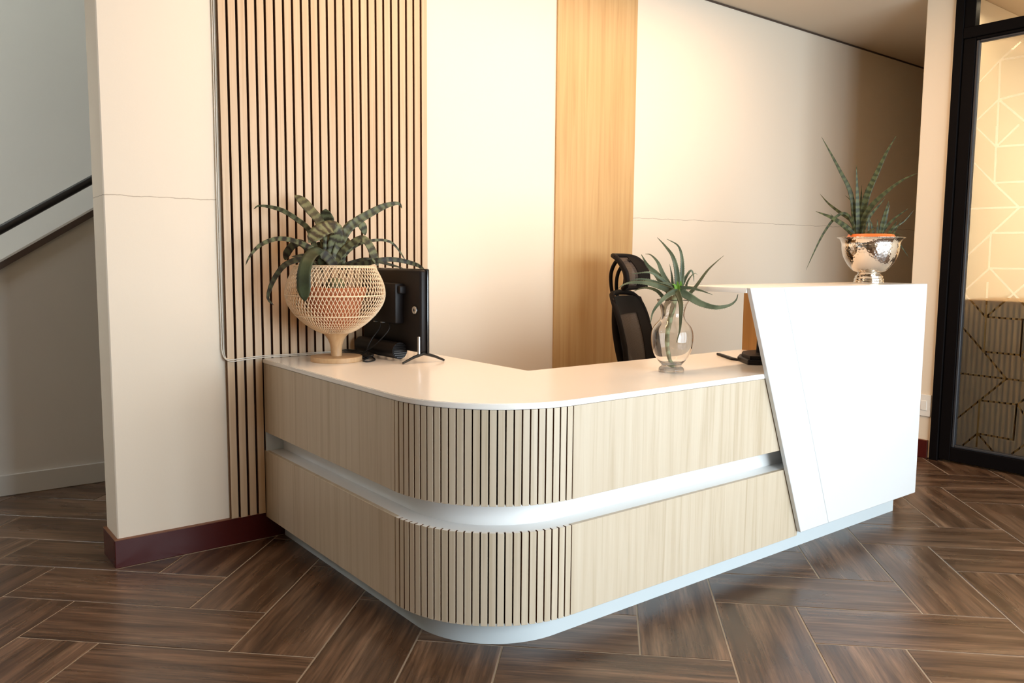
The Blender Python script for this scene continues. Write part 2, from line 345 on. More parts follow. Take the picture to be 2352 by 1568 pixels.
ALOE = [[0.0236,[[0.0101,-0.0117,0.3123],[0.0066,-0.0077,0.3714],[-0.0039,0.0045,0.4266],[-0.0124,0.0373,0.4672],[-0.0197,0.0687,0.4972]],""],
[0.019,[[0.0171,-0.0198,0.3199],[0.0235,-0.0195,0.3716],[0.0251,-0.0137,0.4269],[0.0186,0.0014,0.4675],[-0.0043,0.0355,0.4914]],""],
[0.0323,[[-0.0012,0.0167,0.3004],[-0.0098,0.0343,0.3186],[-0.0261,0.0607,0.3592],[-0.0447,0.0899,0.3925],[-0.0575,0.1124,0.4335]],""],
[0.0259,[[-0.0014,0.0169,0.3116],[-0.0116,0.044,0.3595],[-0.017,0.0655,0.404],[-0.027,0.0924,0.4319],[-0.0331,0.1147,0.4356]],""],
[0.0137,[[-0.0066,0.0077,0.3156],[-0.0367,0.0309,0.345],[-0.0641,0.0512,0.3651],[-0.0888,0.0683,0.3668],[-0.123,0.0964,0.3608]],""],
[0.0259,[[-0.0167,-0.0113,0.2979],[-0.0562,0.0222,0.3159],[-0.0933,0.0529,0.3284],[-0.1303,0.0834,0.3298],[-0.1575,0.1026,0.3222],[-0.1769,0.1129,0.3066]],""],
[0.016,[[-0.0141,0.001,0.3086],[-0.0516,0.0367,0.3302],[-0.0818,0.064,0.3409],[-0.1047,0.0828,0.3425],[-0.1274,0.1015,0.333]],""],
[0.016,[[-0.0052,0.0365,0.266],[-0.0207,0.0584,0.2955],[-0.0409,0.0855,0.3081],[-0.0586,0.1098,0.3057],[-0.0766,0.1345,0.293]],""],
[0.0221,[[-0.0113,-0.0327,0.3041],[-0.0561,-0.0269,0.2882],[-0.0991,-0.023,0.26],[-0.1186,-0.0081,0.2235],[-0.127,-0.006,0.1829]],""],
[0.0228,[[-0.0224,-0.0352,0.3025],[-0.0354,-0.0615,0.2746],[-0.0459,-0.0784,0.2467],[-0.0485,-0.08,0.2034],[-0.0508,-0.0789,0.1599],[-0.0581,-0.0704,0.1152]],""],
[0.0312,[[-0.0125,-0.0314,0.3022],[0.0087,-0.0661,0.2811],[0.032,-0.1033,0.2566],[0.0618,-0.1479,0.2434],[0.0968,-0.1782,0.2512],[0.1178,-0.1923,0.2694],[0.1277,-0.1935,0.2918]],""],
[0.0137,[[-0.008,-0.0366,0.3134],[0.0076,-0.0751,0.3125],[0.0207,-0.1106,0.3044],[0.0377,-0.1506,0.2904]],""],
[0.0175,[[0.035,-0.0252,0.2789],[0.0536,-0.0375,0.2939],[0.072,-0.0496,0.32],[0.0993,-0.072,0.3723],[0.1246,-0.0921,0.4058],[0.148,-0.1101,0.4319]],""],
[0.0152,[[0.0325,-0.0071,0.3081],[0.0475,-0.0168,0.3492],[0.0628,-0.0268,0.3753],[0.0729,-0.0308,0.3605],[0.0789,-0.0301,0.3343]],""],
[0.0107,[[0.0269,-0.0312,0.3016],[0.0372,-0.0354,0.3349],[0.0501,-0.0427,0.3571],[0.0621,-0.0489,0.3653],[0.0716,-0.0522,0.3591]],""],
[0.0122,[[0.0133,0.0152,0.3114],[0.0177,0.0255,0.3559],[0.0191,0.039,0.3987]],""],
[0.0228,[[-0.0125,-0.0314,0.3022],[-0.0154,-0.0357,0.3171],[-0.0219,-0.0358,0.3373]],"g"],
[0.0175,[[-0.0148,-0.0287,0.3022],[-0.0275,-0.0294,0.3207],[-0.041,-0.029,0.3264]],"g"],
[0.0175,[[-0.004,-0.0336,0.3022],[-0.0058,-0.0392,0.3207],[-0.0099,-0.042,0.3392]],"g"],
[0.0152,[[-0.015,-0.0285,0.3095],[-0.0417,-0.0129,0.3259],[-0.0717,0.0065,0.3312]],""],
[0.0266,[[-0.0012,0.0014,0.2786],[-0.0211,0.0168,0.2449],[-0.0265,0.0154,0.2041]],"o"],
[0.0228,[[-0.004,-0.0106,0.2792],[-0.0119,-0.0092,0.2422],[-0.0198,-0.0077,0.2053]],"o"]]
STEM = [[0.0221,[[-0.0073,-0.0222,0.3018],[-0.0023,-0.0076,0.2567],[-0.0047,0.0054,0.2039],[-0.0113,0.0131,0.1475],[-0.0111,0.0128,0.091],[-0.0017,0.007,0.0419],[0.0117,0.0017,0.0054]],"stem"]]
SNAKE = [[0.0242,[[-0.028,0.0519,0.0043],[-0.041,0.0634,0.118],[-0.0578,0.0817,0.2125],[-0.0815,0.1129,0.2885],[-0.1074,0.1483,0.3694],[-0.1344,0.1857,0.4507]],""],
[0.0347,[[-0.0238,0.0441,0.0043],[-0.0136,0.0378,0.1087],[-0.0009,0.0269,0.1936],[0.019,0.0027,0.2776],[0.0425,-0.0282,0.3745],[0.0648,-0.0569,0.4465]],""],
[0.0231,[[-0.0434,0.0383,0.0037],[-0.0458,0.0428,0.0934],[-0.0488,0.0482,0.1875],[-0.0533,0.0567,0.3187]],""],
[0.0273,[[-0.0305,0.0354,0.0039],[-0.0294,0.0251,0.0793],[-0.0159,-0.0085,0.1441],[0.0058,-0.0571,0.1984],[0.0312,-0.1125,0.2468],[0.0546,-0.1642,0.2742]],""],
[0.0189,[[-0.0127,0.0656,0.0049],[-0.0139,0.0889,0.0725],[-0.0318,0.1431,0.117],[-0.0457,0.1898,0.1571],[-0.0555,0.229,0.2024]],""],
[0.0315,[[-0.0454,0.0419,-0.001],[-0.0695,0.0655,0.032],[-0.0956,0.0928,0.0603],[-0.1259,0.1279,0.0887],[-0.1649,0.179,0.1152]],""],
[0.0147,[[-0.0455,0.0421,0.0037],[-0.0588,0.0578,0.0604],[-0.0717,0.0727,0.0959],[-0.0883,0.0943,0.1055],[-0.1083,0.1224,0.0797],[-0.1319,0.157,0.0132],[-0.1532,0.1873,-0.0732],[-0.1708,0.2111,-0.1517]],""],
[0.0189,[[-0.0438,0.018,0.0033],[-0.041,0.0075,0.0548],[-0.0338,-0.011,0.0966],[-0.0207,-0.0406,0.1377],[-0.0121,-0.0617,0.1703]],""],
[0.0242,[[-0.0,-0.042,0.0033],[0.003,-0.0476,0.05],[0.007,-0.055,0.0965],[0.013,-0.0662,0.1575]],""],
[0.0147,[[0.0306,-0.0356,0.0041],[0.0345,-0.0429,0.0558],[0.0377,-0.0488,0.0933],[0.042,-0.0566,0.1478]],""],
[0.0137,[[0.0109,-0.0412,0.0036],[0.0142,-0.0613,0.0453],[0.0235,-0.0927,0.0818],[0.0421,-0.1411,0.1231]],""],
[0.0084,[[0.0498,-0.05,0.0043],[0.0721,-0.0703,0.0422],[0.0986,-0.0985,0.0704],[0.125,-0.1262,0.1209]],""],
[0.0147,[[0.0122,-0.0647,0.0032],[0.0153,-0.081,0.0262],[0.0219,-0.1037,0.0699]],""],
[0.0137,[[-0.0476,0.046,0.0037],[-0.0558,0.0542,0.0557],[-0.0629,0.0603,0.1028],[-0.0702,0.0668,0.1583]],""],
[0.0158,[[0.0045,0.0548,0.0051],[0.0117,0.0625,0.1203],[0.0202,0.0679,0.2371]],""],
[0.0116,[[0.0065,0.0722,0.0247],[0.0043,0.0902,0.145],[-0.0001,0.1124,0.1747],[-0.0033,0.1323,0.1924]],""],
[0.0095,[[0.0197,-0.0365,0.0039],[0.0403,-0.0641,0.0133],[0.0552,-0.0811,0.0039],[0.0707,-0.0993,-0.0335],[0.0931,-0.1303,-0.0896]],""],
[0.0116,[[-0.049,-0.0145,0.0026],[-0.0536,-0.0164,0.0491],[-0.059,-0.017,0.1]],""],
[0.0116,[[-0.0228,-0.0419,0.0028],[-0.0279,-0.0431,0.0399],[-0.0334,-0.0434,0.0768]],""],
[0.0137,[[-0.0211,-0.024,0.0031],[-0.0295,-0.0191,0.0404],[-0.0388,-0.0123,0.0777]],""],
[0.0158,[[-0.0214,0.0606,0.0022],[-0.0325,0.1128,0.0438],[-0.0494,0.1755,0.1089]],""],
[0.0079,[[0.049,-0.0698,0.004],[0.0628,-0.0846,0.0415],[0.0749,-0.0966,0.0766]],""],
[0.0074,[[-0.0068,-0.0506,0.0006],[0.0043,-0.0921,0.0127],[0.0155,-0.1339,0.0085]],""],
[0.0137,[[-0.0572,0.0007,0.0027],[-0.0639,-0.0009,0.0399],[-0.0664,-0.0104,0.0721],[-0.0686,-0.0203,0.0902]],""],
[0.0158,[[-0.0779,0.0389,0.0005],[-0.104,0.0558,0.0284],[-0.1257,0.0644,0.0444]],""],
[0.0137,[[-0.0701,0.0035,0.0024],[-0.0674,-0.033,0.025],[-0.0661,-0.0671,0.0496]],""]]
# clear strips in the frosted film: y, z to y, z on the door plane
FILM = [[-1.138,1.961,-1.279,1.826],[-1.279,1.826,-1.387,1.931],[-1.275,1.938,-1.279,1.826],[-1.279,1.826,-1.429,1.822],[-1.279,1.826,-1.283,1.622],[-1.144,1.763,-1.283,1.622],[-1.283,1.622,-1.419,1.483],[-1.288,1.627,-1.442,1.623],[-1.148,1.488,-1.451,1.485],[-1.419,1.483,-1.29,1.349],[-1.29,1.349,-1.155,1.211],[-1.291,1.347,-1.46,1.345],[-1.282,1.349,-1.284,1.147],[-1.284,1.148,-1.473,1.148],[-1.29,1.151,-1.154,1.01],[-1.291,1.147,-1.429,1.0],[-1.429,1.0,-1.487,0.94],[-1.159,1.003,-1.283,0.872],[-1.282,1.067,-1.288,0.669],[-1.286,0.872,-1.477,1.066],[-1.286,0.872,-1.49,0.868],[-1.475,0.869,-1.476,0.669],[-1.157,0.809,-1.286,0.672],[-1.286,0.672,-1.416,0.528],[-1.286,0.672,-1.476,0.671],[-1.158,0.533,-1.524,0.529],[-1.414,0.53,-1.28,0.387],[-1.28,0.387,-1.154,0.254],[-1.281,0.389,-1.478,0.393],[-1.478,0.393,-1.53,0.447],[-1.478,0.393,-1.539,0.311],[-1.476,0.669,-1.512,0.724],[-1.476,0.669,-1.519,0.616],[-1.282,0.387,-1.281,0.117],[-1.282,0.195,-1.471,0.191],[-1.475,0.392,-1.471,0.191],[-1.282,0.195,-1.206,0.11],[-1.282,0.195,-1.37,0.106],[-1.546,0.192,-1.468,0.111],[-1.271,2.299,-1.41,2.412],[-1.148,2.18,-1.271,2.299],[-1.271,2.299,-1.418,2.297],[-1.271,2.299,-1.276,2.084],[-1.276,2.084,-1.43,2.102],[-1.276,2.084,-1.426,1.938],[-1.276,2.084,-1.153,1.972],[-1.276,2.084,-1.281,1.837]]

# ------------------------------------------------------------------ the room
CEIL = 2.74
XS, YE = -0.571, 0.185             # free end of the back wall and its thickness
XP = 3.718                         # plane of the glazed partition on the right
struct('floor', bx((-5.7, -4.9, -.12), (7.6, 2.7, -.0018)), 'grout', 'floor of dark wood look planks laid in herringbone')
floor = bpy.data.objects['floor']
W_, L_ = 0.2698, 0.6870; OX, OY, TH = 0.01865, -0.04466, 0.78073
d1 = Vector((math.cos(TH), -math.sin(TH))); d2 = Vector((math.sin(TH), math.cos(TH)))
def plank_mesh(w, l):
    g = .0030; c_ = .0010; bm = bmesh.new()
    x0, x1, y0, y1 = -l/2+g, l/2-g, -w/2+g, w/2-g
    lo = [bm.verts.new(p) for p in ((x0, y0, -.006), (x1, y0, -.006), (x1, y1, -.006), (x0, y1, -.006))]
    mi = [bm.verts.new(p) for p in ((x0, y0, -c_), (x1, y0, -c_), (x1, y1, -c_), (x0, y1, -c_))]
    hi = [bm.verts.new(p) for p in ((x0+c_, y0+c_, 0), (x1-c_, y0+c_, 0), (x1-c_, y1-c_, 0), (x0+c_, y1-c_, 0))]
    bm.faces.new(hi)
    for a, b in ((lo, mi), (mi, hi)):
        for i in range(4): bm.faces.new((a[i], a[(i+1) % 4], b[(i+1) % 4], b[i]))
    return bm
proto = link('plank', plank_mesh(W_, L_), 'tile', floor); first = True
rest = bmesh.new(); camp = camo.matrix_world.inverted()
def in_view(x, y):
    q = camp @ Vector((x, y, 0))
    if q.z > -.3: return False
    u = q.x/-q.z*1855.7; v_ = q.y/-q.z*1855.7
    return abs(u) < 1176+330 and abs(v_) < 784+330
for i in range(-34, 35):
    for j in range(-8, 9):
        for kind in (0, 1):
            a = -i*W_+j*(L_+W_); b = i*W_+j*(L_-W_)
            if kind == 0: ca, cb, ang = a+L_/2, b+W_/2, -TH
            else: ca, cb, ang = a+L_+W_/2, b+L_/2, PI/2-TH
            x = OX+ca*d1.x+cb*d2.x; y = OY+ca*d1.y+cb*d2.y
            if not (-5.3 < x < 6.6 and -4.5 < y < 2.3): continue
            # tiles under the desk body are out of sight and are not laid
            rz_ = random.uniform(-.0003, .0003)
            if in_view(x, y) and not (y > .45 and x > -.2) and not (y > -.75 and .35 < x < 3.4) and not (x > 4.3) and not (y > 1.75):
                o = proto if first else dup(proto); first = False
                o.location = (x, y, rz_); o.rotation_euler = (0, 0, ang)
            else:
                sub = plank_mesh(W_, L_); mt = Matrix.Translation((x, y, rz_)) @ Matrix.Rotation(ang, 4, 'Z'); sub.transform(mt)
                tmp = bpy.data.meshes.new('tmp'); sub.to_mesh(tmp); sub.free(); rest.from_mesh(tmp); bpy.data.meshes.remove(tmp)
o = link('plank_field', rest, 'tile', floor); o['kind'] = 'stuff'

link('grout_strip', bx((-.586, -.0205, -.002), (.076, -.0152, .0006)), 'grout', floor)
struct('ceiling', bx((-5.7, -4.9, CEIL), (7.6, 1.33, CEIL+.12)), 'ceiling', 'plain tan painted ceiling over the lobby and corridor')
wb = struct('wall_back', bx((XS, 0, 0), (7.6, YE, CEIL), .004), 'wall', 'cream plastered wall behind the desk with a hairline crack')
struct('shadow_strip_1', bx((1.0, -.006, CEIL-.012), (7.6, -.001, CEIL-.002)), 'capping', 'thin dark strip put in as the shadow line where wall meets ceiling')  # dark brown strip stands in for the shade in the ceiling corner
def baseboard(name, label, segs):
    bm = bmesh.new()
    for a, b in segs:
        box(bm, (a[0], a[1], 0), (b[0], b[1], .108), .002, 1)
        box(bm, (a[0]+.0005, a[1]+.0005, .1072), (b[0]-.0005, b[1]-.0005, .1105), 0, 1, 1)
    return struct(name, bm, ['maroon', 'maroon_top'], label)
baseboard('baseboard_back', 'glossy maroon skirting board along the cream wall', [((XS-.014, -.015), (7.6, -.0005))])
baseboard('baseboard_end', 'short maroon skirting return round the wall end', [((XS-.014, -.0004), (XS-.0005, YE))])
# left: the stair side wall with sloping top, and the wall beyond
SL = .647
def stair_z(x): return 1.108+(x+.773)*SL
bm = pr([(-2.45, 0), (.75, 0), (.75, stair_z(.75)), (-2.45, stair_z(-2.45))], 1.33, 1.45, 'y')
struct('wall_stair', bm, 'wall_grey', 'grey stair side wall with sloping top')
bm = pr([(-2.45, stair_z(-2.45)), (.75, stair_z(.75)), (.75, stair_z(.75)+.034), (-2.45, stair_z(-2.45)+.034)], 1.305, 1.475, 'y')
struct('stair_light_block', bx((-5.7, 1.33, 0), (-2.45, 1.45, CEIL)), 'wall_grey', 'unseen grey wall added to block stair light from the lobby')  # out of view, added to keep the stair light off the desk's left face
tag(link('stair_capping', bm, 'capping'), 'dark brown sloping board capping the stair side wall', 'capping')
struct('baseboard_stair', bx((-5.6, 1.316, 0), (.75, 1.33, .105), .003), 'skirting', 'pale grey skirting along the stair wall')
rail = thing('handrail', 'black sloping handrail above the stair wall', 'handrail', (-.7, 1.39, stair_z(-.7)+.034))
bm = bmesh.new(); P = [(x+.7, 0, stair_z(x)-stair_z(-.7)+.146) for x in (-2.4, -1.4, -.3, .7)]
tube(bm, P, .021, 12); link('rail', bm, 'handrail', rail, True, 60)
for x in (-2.2, -1.25, .3):
    z0 = stair_z(x)-stair_z(-.7)
    link('post', tube(bmesh.new(), [(x+.7, 0, z0-.002), (x+.7, 0, z0+.14)], .012, 10), 'handrail', rail, True, 60)
struct('wall_stairwell', bx((-5.7, 2.5, 0), (7.6, 2.7, 5.4)), 'wall_grey', 'pale grey wall beyond the stairs')
struct('ceiling_stairwell', bx((-5.7, 1.33, 5.4), (7.6, 2.7, 5.5)), 'wall_grey', 'ceiling high above the stairwell')
struct('wall_bulkhead', bx((-5.7, 1.33, CEIL+.12), (7.6, 1.45, 5.4)), 'wall_grey', 'bulkhead above the lobby ceiling')
struct('wall_left', bx((-5.85, -4.9, 0), (-5.7, 2.7, 5.5)), 'wall_grey', 'plain wall at the left of the lobby')
# front wall behind the viewer: three windows
bm = bmesh.new(); edges = [-5.7]
for wx, ww in FRONT_WINDOWS: edges += [wx-ww/2, wx+ww/2]
edges.append(7.6)
for k in range(0, len(edges), 2): box(bm, (edges[k], -4.9, 0), (edges[k+1], -4.75, CEIL))
for wx, ww in FRONT_WINDOWS:
    box(bm, (wx-ww/2, -4.9, 0), (wx+ww/2, -4.75, .04)); box(bm, (wx-ww/2, -4.9, 2.26), (wx+ww/2, -4.75, CEIL))
struct('wall_front', bm, 'wall_plain', 'cream wall with the lobby windows')
for k, (wx, ww) in enumerate(FRONT_WINDOWS):
    fr_ = bmesh.new()
    for i in range(4):
        x = wx-ww/2+i*ww/3
        box(fr_, (x-.025, -4.70, .04), (x+.025, -4.66, 2.26))
    for z in (.065, 1.55, 2.26): box(fr_, (wx-ww/2, -4.695, z-.025), (wx+ww/2, -4.665, z+.025))
    wf = struct('window_%d' % (k+1), fr_, 'black_metal', 'black framed lobby window')
    link('pane', bx((wx-ww/2, -4.83, .04), (wx+ww/2, -4.824, 2.26)), 'pane', wf)
struct('wall_corridor', bx((XP, -1.035, 0), (7.6, -.862, CEIL), .004), 'wall_plain', 'cream wall end beside the black glazed door')
baseboard('baseboard_corridor', 'maroon skirting at the foot of the wall beside the glazed door', [((XP-.013, -1.02), (XP-.0005, -.850)), ((XP-.013, -.8615), (7.0, -.849))])
struct('wall_corridor_end', bx((7.45, -.862, 0), (7.6, 0, CEIL)), 'wall_plain', 'end wall of the dark corridor')
struct('wall_right', bx((XP, -4.75, 0), (XP+.15, -2.06, CEIL)), 'wall_plain', 'cream wall right of the glazed door')
struct('wall_side_room', bx((7.0, -4.75, 0), (7.15, -1.035, CEIL)), 'wall_plain', 'far cream wall of the room behind the glass')

# ------------------------------------------------------------------ glazed door in its black frame
door = bpy.data.objects.new('door_1', None); C.objects.link(door); door.location = (XP, -1.54, 0); door['kind'] = 'structure'
door['label'] = 'tall black framed glazed door with frosted line pattern film'
def dpart(name, bm, mt, label=None, parent=None):
    o = link(name, bm, mt, parent or door)
    if parent is None: o.matrix_parent_inverse = Matrix.Translation((-XP, 1.54, 0))
    if label: o['label'] = label
    return o
for y0, y1 in ((-1.084, -1.036), (-2.055, -2.007)): dpart('frame_post', bx((XP-.022, y0, 0), (XP+.06, y1, CEIL), .003), 'black_metal')
for y0, y1 in ((-1.152, -1.087), (-2.004, -1.939)): dpart('stile', bx((XP-.012, y0, .012), (XP+.045, y1, 2.44), .003), 'black_metal')
dpart('transom_bar', bx((XP-.02, -2.007, 2.442), (XP+.06, -1.084, 2.502), .003), 'black_metal')
dpart('frame_head', bx((XP-.022, -2.007, CEIL-.06), (XP+.06, -1.084, CEIL), .003), 'black_metal')
dpart('transom_stile', bx((XP-.012, -1.142, 2.502), (XP+.045, -1.084, CEIL-.06), .002), 'black_metal')
dpart('bottom_rail', bx((XP-.012, -1.939, .012), (XP+.045, -1.152, .092), .003), 'black_metal')
dpart('top_rail', bx((XP-.012, -1.939, 2.425), (XP+.045, -1.152, 2.44), .003), 'black_metal')
for (y0, y1, z0, z1) in ((-1.169, -1.152, .092, 2.425), (-1.939, -1.922, .092, 2.425), (-1.922, -1.169, .092, .108), (-1.922, -1.169, 2.410, 2.425)):
    bm = bmesh.new(); box(bm, (XP-.004, y0, z0), (XP+.026, y1, z1), .004); dpart('glazing_bead', bm, 'bead')
dpart('pane', bx((XP+.028, -1.94, .09), (XP+.034, -1.151, 2.426)), 'pane')
dpart('transom_pane', bx((XP+.028, -2.007, 2.50), (XP+.034, -1.083, CEIL-.058)), 'pane')
dpart('door_handle', tube(bmesh.new(), [(XP-.012, -1.90, .95), (XP-.055, -1.90, .95), (XP-.055, -1.90, 1.25), (XP-.012, -1.90, 1.25)], .011, 10), 'silver')
# film: the sheet less the clear strips
pts, faces = [], []
def addq(q): faces.append(list(range(len(pts), len(pts)+len(q)))); pts.extend([Vector(p) for p in q])
addq([(-1.94, .09), (-1.151, .09), (-1.151, 2.426), (-1.94, 2.426)])
SEG = list(FILM)
# the pattern goes on over the hidden part of the door: the same strips, shifted
for a in FILM:
    if a[0] > -1.45 and a[2] > -1.45: SEG.append((a[0]-.40, a[1]+.02, a[2]-.40, a[3]+.02))
hw = .0052
for y0, z0, y1, z1 in SEG:
    a, b = Vector((y0, z0)), Vector((y1, z1)); t_ = (b-a).normalized(); nn = Vector((-t_.y, t_.x))*hw; e_ = t_*hw*.6
    q = [a-e_-nn, b+e_-nn, b+e_+nn, a-e_+nn]
    q = [Vector((min(-1.1512, max(-1.9398, p.x)), min(2.4258, max(.0902, p.y)))) for p in q]
    addq(q)
vs, es, fs, ov, oe, of = geometry.delaunay_2d_cdt(pts, [], faces, 1, 1e-6)
bm = bmesh.new(); V = [bm.verts.new((XP+.0265, p.x, p.y)) for p in vs]
for f, src in zip(fs, of):
    if src == [0]: bm.faces.new([V[i] for i in f])
fo = dpart('frosted_film', bm, 'film', 'frosted film with thin clear lines')

# low slatted counter front in the room behind the glass
cnt = thing('slatted_counter', 'brown slatted counter seen through the lower frosted glass', 'counter', (4.0, -1.6, 0))
link('counter_body', bx((.012, -1.2, 0), (.5, .555, .93)), 'backing', cnt)
link('counter_top', bx((-.01, -1.2, .93), (.52, .555, .955), .003), 'oak_dark', cnt)
s0 = link('slat', bx((-.012, -.0088, .0), (.0115, .0088, .93), .001), 'oak', cnt)
for k in range(55):
    o = s0 if k == 0 else dup(s0)
    o.location = (0, .54-k*.031, 0)

# ------------------------------------------------------------------ wall panels
sp = thing('slatted_wall_panel', 'tall pale wood slat panel on the cream wall left of the monitor', 'wall panel', (-.147, 0, 0))
link('backing_board', bx((.002, -.007, .112), (.951, -.0005, CEIL-.001)), 'backing', sp)
bm = bmesh.new(); fs_ = box(bm, (0, -.024, .112), (.0285, -.007, CEIL-.001), .0006)
for f in bm.faces:
    f.material_index = 0 if f.normal.y < -.5 else 1
bm.normal_update()
for f in bm.faces: f.material_index = 0 if f.normal.y < -.5 else 1
s0 = link('slat', bm, ['slat', 'mdf'], sp)
pitch = .9505/25
for k in range(25):
    o = s0 if k == 0 else dup(s0)
    o.location = (k*pitch, 0, random.uniform(-.002, .002) if k else 0)
tag(link('oak_wall_panel', bx((1.590, -.012, .112), (2.1744, -.0005, CEIL-.001), .001), 'oak'), 'smooth golden oak panel on the wall behind the office chair', 'wall panel')
sw = thing('wall_switch', 'white socket plate on the wall end beside the glazed door', 'switch', (XP, -.985, .32))
link('plate', bx((-.010, -.04, -.066), (-.0005, .04, .066), .002), 'switch', sw)
link('rocker', bx((-.014, -.018, -.03), (-.0095, .018, .03), .002), 'switch', sw)
# white cable along the slat panel and the desk
bm = bmesh.new()
for k, dx in enumerate((0, .007)):
    P = [(-.158-dx, -.006-.002*k, CEIL-.01), (-.157-dx, -.006, 2.0), (-.159-dx, -.006-.002*k, 1.3), (-.157-dx, -.008, .90), (-.155-dx, -.012, .79+k*.004), (-.140, -.029, .768-k*.006), (-.08, -.0285, .770-k*.007), (0, -.0285, .7675+.0065*(1-k)), (.1, -.0285, .7665+.006*(1-k)), (.26, -.030, .7665+.006*(1-k)), (.40, -.036, .7655+.0045*(1-k)), (.44, -.06, .7655+.0045*(1-k))]
    tube(bm, smoothpts(P, 8), .0024, 8)
tag(link('white_cable', bm, 'cable_white', None, True, 60), 'twin white cable running down the wall and along the worktop back', 'cable')

# ------------------------------------------------------------------ reception desk
RC, YF, ZB, Z1, Z2, ZC, S = .3893, -1.4938, .0915, .3756, .4559, .7425, .076
YC = YF+RC; XE = 2.520; T = .016; XG = 1.967
desk = thing('reception_desk', 'L shaped reception desk in pale ash with slatted rounded corner and white recess', 'desk', (0, 0, 0))
for z0, z1, nm in ((Z2, ZC, 'upper'), (ZB, Z1, 'lower')):
    link('wood_panel', bx((0, YC+.0015, z0), (T, -.0245 if z0 > .11 else -.0155, z1), .0008), 'ash', desk)
    pl_ = [(RC+.0015, z0), (XE, z0), (XE, z1), (RC+.0015, z1)] if nm == 'upper' else [(RC+.0015, z0), (1.598, z0), (1.604, .118), (XE, .118), (XE, z1), (RC+.0015, z1)]
    link('wood_panel', pr(pl_, YF, YF+T, 'y', .0008), 'ash', desk)
    cx_, cy_ = RC, YC
    link('slat_backing', (lambda b: (prism(b, [(RC-(RC-.0150)*math.cos(R(90*i/30)), YC-(RC-.0150)*math.sin(R(90*i/30))) for i in range(31)]+[(RC-(RC-.02)*math.cos(R(90*i/30)), YC-(RC-.02)*math.sin(R(90*i/30))) for i in range(30, -1, -1)], z0+.003, z1-.003, 'z'), b)[1])(bmesh.new()), 'backing', desk)
    NS = 25; step = R(90)/NS; gap = R(.64)
    b_ = bmesh.new(); ring = [gap/2+(step-gap)*i/2 for i in range(3)]
    poly = [(-RC*math.cos(t), -RC*math.sin(t)) for t in ring]+[(-(RC-.0158)*math.cos(t), -(RC-.0158)*math.sin(t)) for t in ring[::-1]]
    prism(b_, poly, z0, z1, 'z'); bmesh.ops.bevel(b_, geom=list(b_.edges), offset=.0006, segments=1, affect='EDGES'); b_.normal_update()
    for f in b_.faces: f.material_index = 1 if f.normal.z > .8 else (0 if f.normal.x < -.6 else 2)
    s0 = link('slat', b_, ['kerf', 'white_edge', 'mdf'], desk)
    for k in range(NS):
        o = s0 if k == 0 else dup(s0)
        o.location = (RC, YC, 0); o.rotation_euler = (0, 0, k*step)
def arc_strip(off_out, off_in, z0, z1, XE=XE):
    A = [(off_out, -.026)]+[(RC-(RC-off_out)*math.cos(R(90*i/40)), YC-(RC-off_out)*math.sin(R(90*i/40))) for i in range(41)]+[(XE, YF+off_out)]
    B = [(off_in, -.026)]+[(RC-(RC-off_in)*math.cos(R(90*i/40)), YC-(RC-off_in)*math.sin(R(90*i/40))) for i in range(41)]+[(XE, YF+off_in)]
    b = bmesh.new()
    LV = [[b.verts.new((p[0], p[1], z)) for p in Q] for Q in (A, B) for z in (z0, z1)]   # A0 A1 B0 B1
    for i in range(len(A)-1):
        for a, c in ((0, 1), (1, 3), (3, 2), (2, 0)):
            b.faces.new((LV[a][i], LV[a][i+1], LV[c][i+1], LV[c][i]))
    for i in (0, len(A)-1): b.faces.new((LV[0][i], LV[1][i], LV[3][i], LV[2][i]))
    bmesh.ops.recalc_face_normals(b, faces=list(b.faces)); return b
link('recess_back', arc_strip(S, S+.016, Z1-.02, Z2+.02), 'white', desk, True, 40)
link('recess_ledge', arc_strip(.0161, S, Z1-.016, Z1-.0005), 'white', desk, True, 40)
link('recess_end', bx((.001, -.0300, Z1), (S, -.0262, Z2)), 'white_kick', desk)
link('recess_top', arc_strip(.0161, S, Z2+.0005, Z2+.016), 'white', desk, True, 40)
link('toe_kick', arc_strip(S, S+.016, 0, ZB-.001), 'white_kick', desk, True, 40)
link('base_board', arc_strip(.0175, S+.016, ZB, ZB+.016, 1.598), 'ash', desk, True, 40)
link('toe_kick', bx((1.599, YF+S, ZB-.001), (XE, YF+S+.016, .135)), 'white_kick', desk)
link('gable', bx((XG, YF+.09, 0), (XG+.018, -.932, 1.0625), .0008), 'oak_dark', desk)
link('gable', bx((XE-.018, YF+.09, 0), (XE, -1.13, 1.0625), .0008), 'ash', desk)
link('inner_panel', bx((.655, -.92, .02), (.671, -.026, .72)), 'ash', desk)
link('inner_panel', bx((.671, -.955, .02), (XG, -.939, .72)), 'ash', desk)
# worktop
A = [(-.0035, -.026)]+[(RC-(RC+.0035)*math.cos(R(90*i/40)), YC-(RC+.0035)*math.sin(R(90*i/40))) for i in range(41)]+[(XG-.001, YF-.0035), (XG-.001, -.9293), (.681, -.9293), (.6740, -.9273), (.6711, -.920), (.6711, -.026)]
b = bmesh.new(); prism(b, A, .744, .762, 'z')
bmesh.ops.bevel(b, geom=[e for e in b.edges if abs(e.verts[0].co.z-e.verts[1].co.z) < 1e-5], offset=.0022, segments=2, affect='EDGES')
tag(link('worktop', b, 'worktop', None, True, 35), 'low white L shaped worktop with rounded corner', 'worktop')
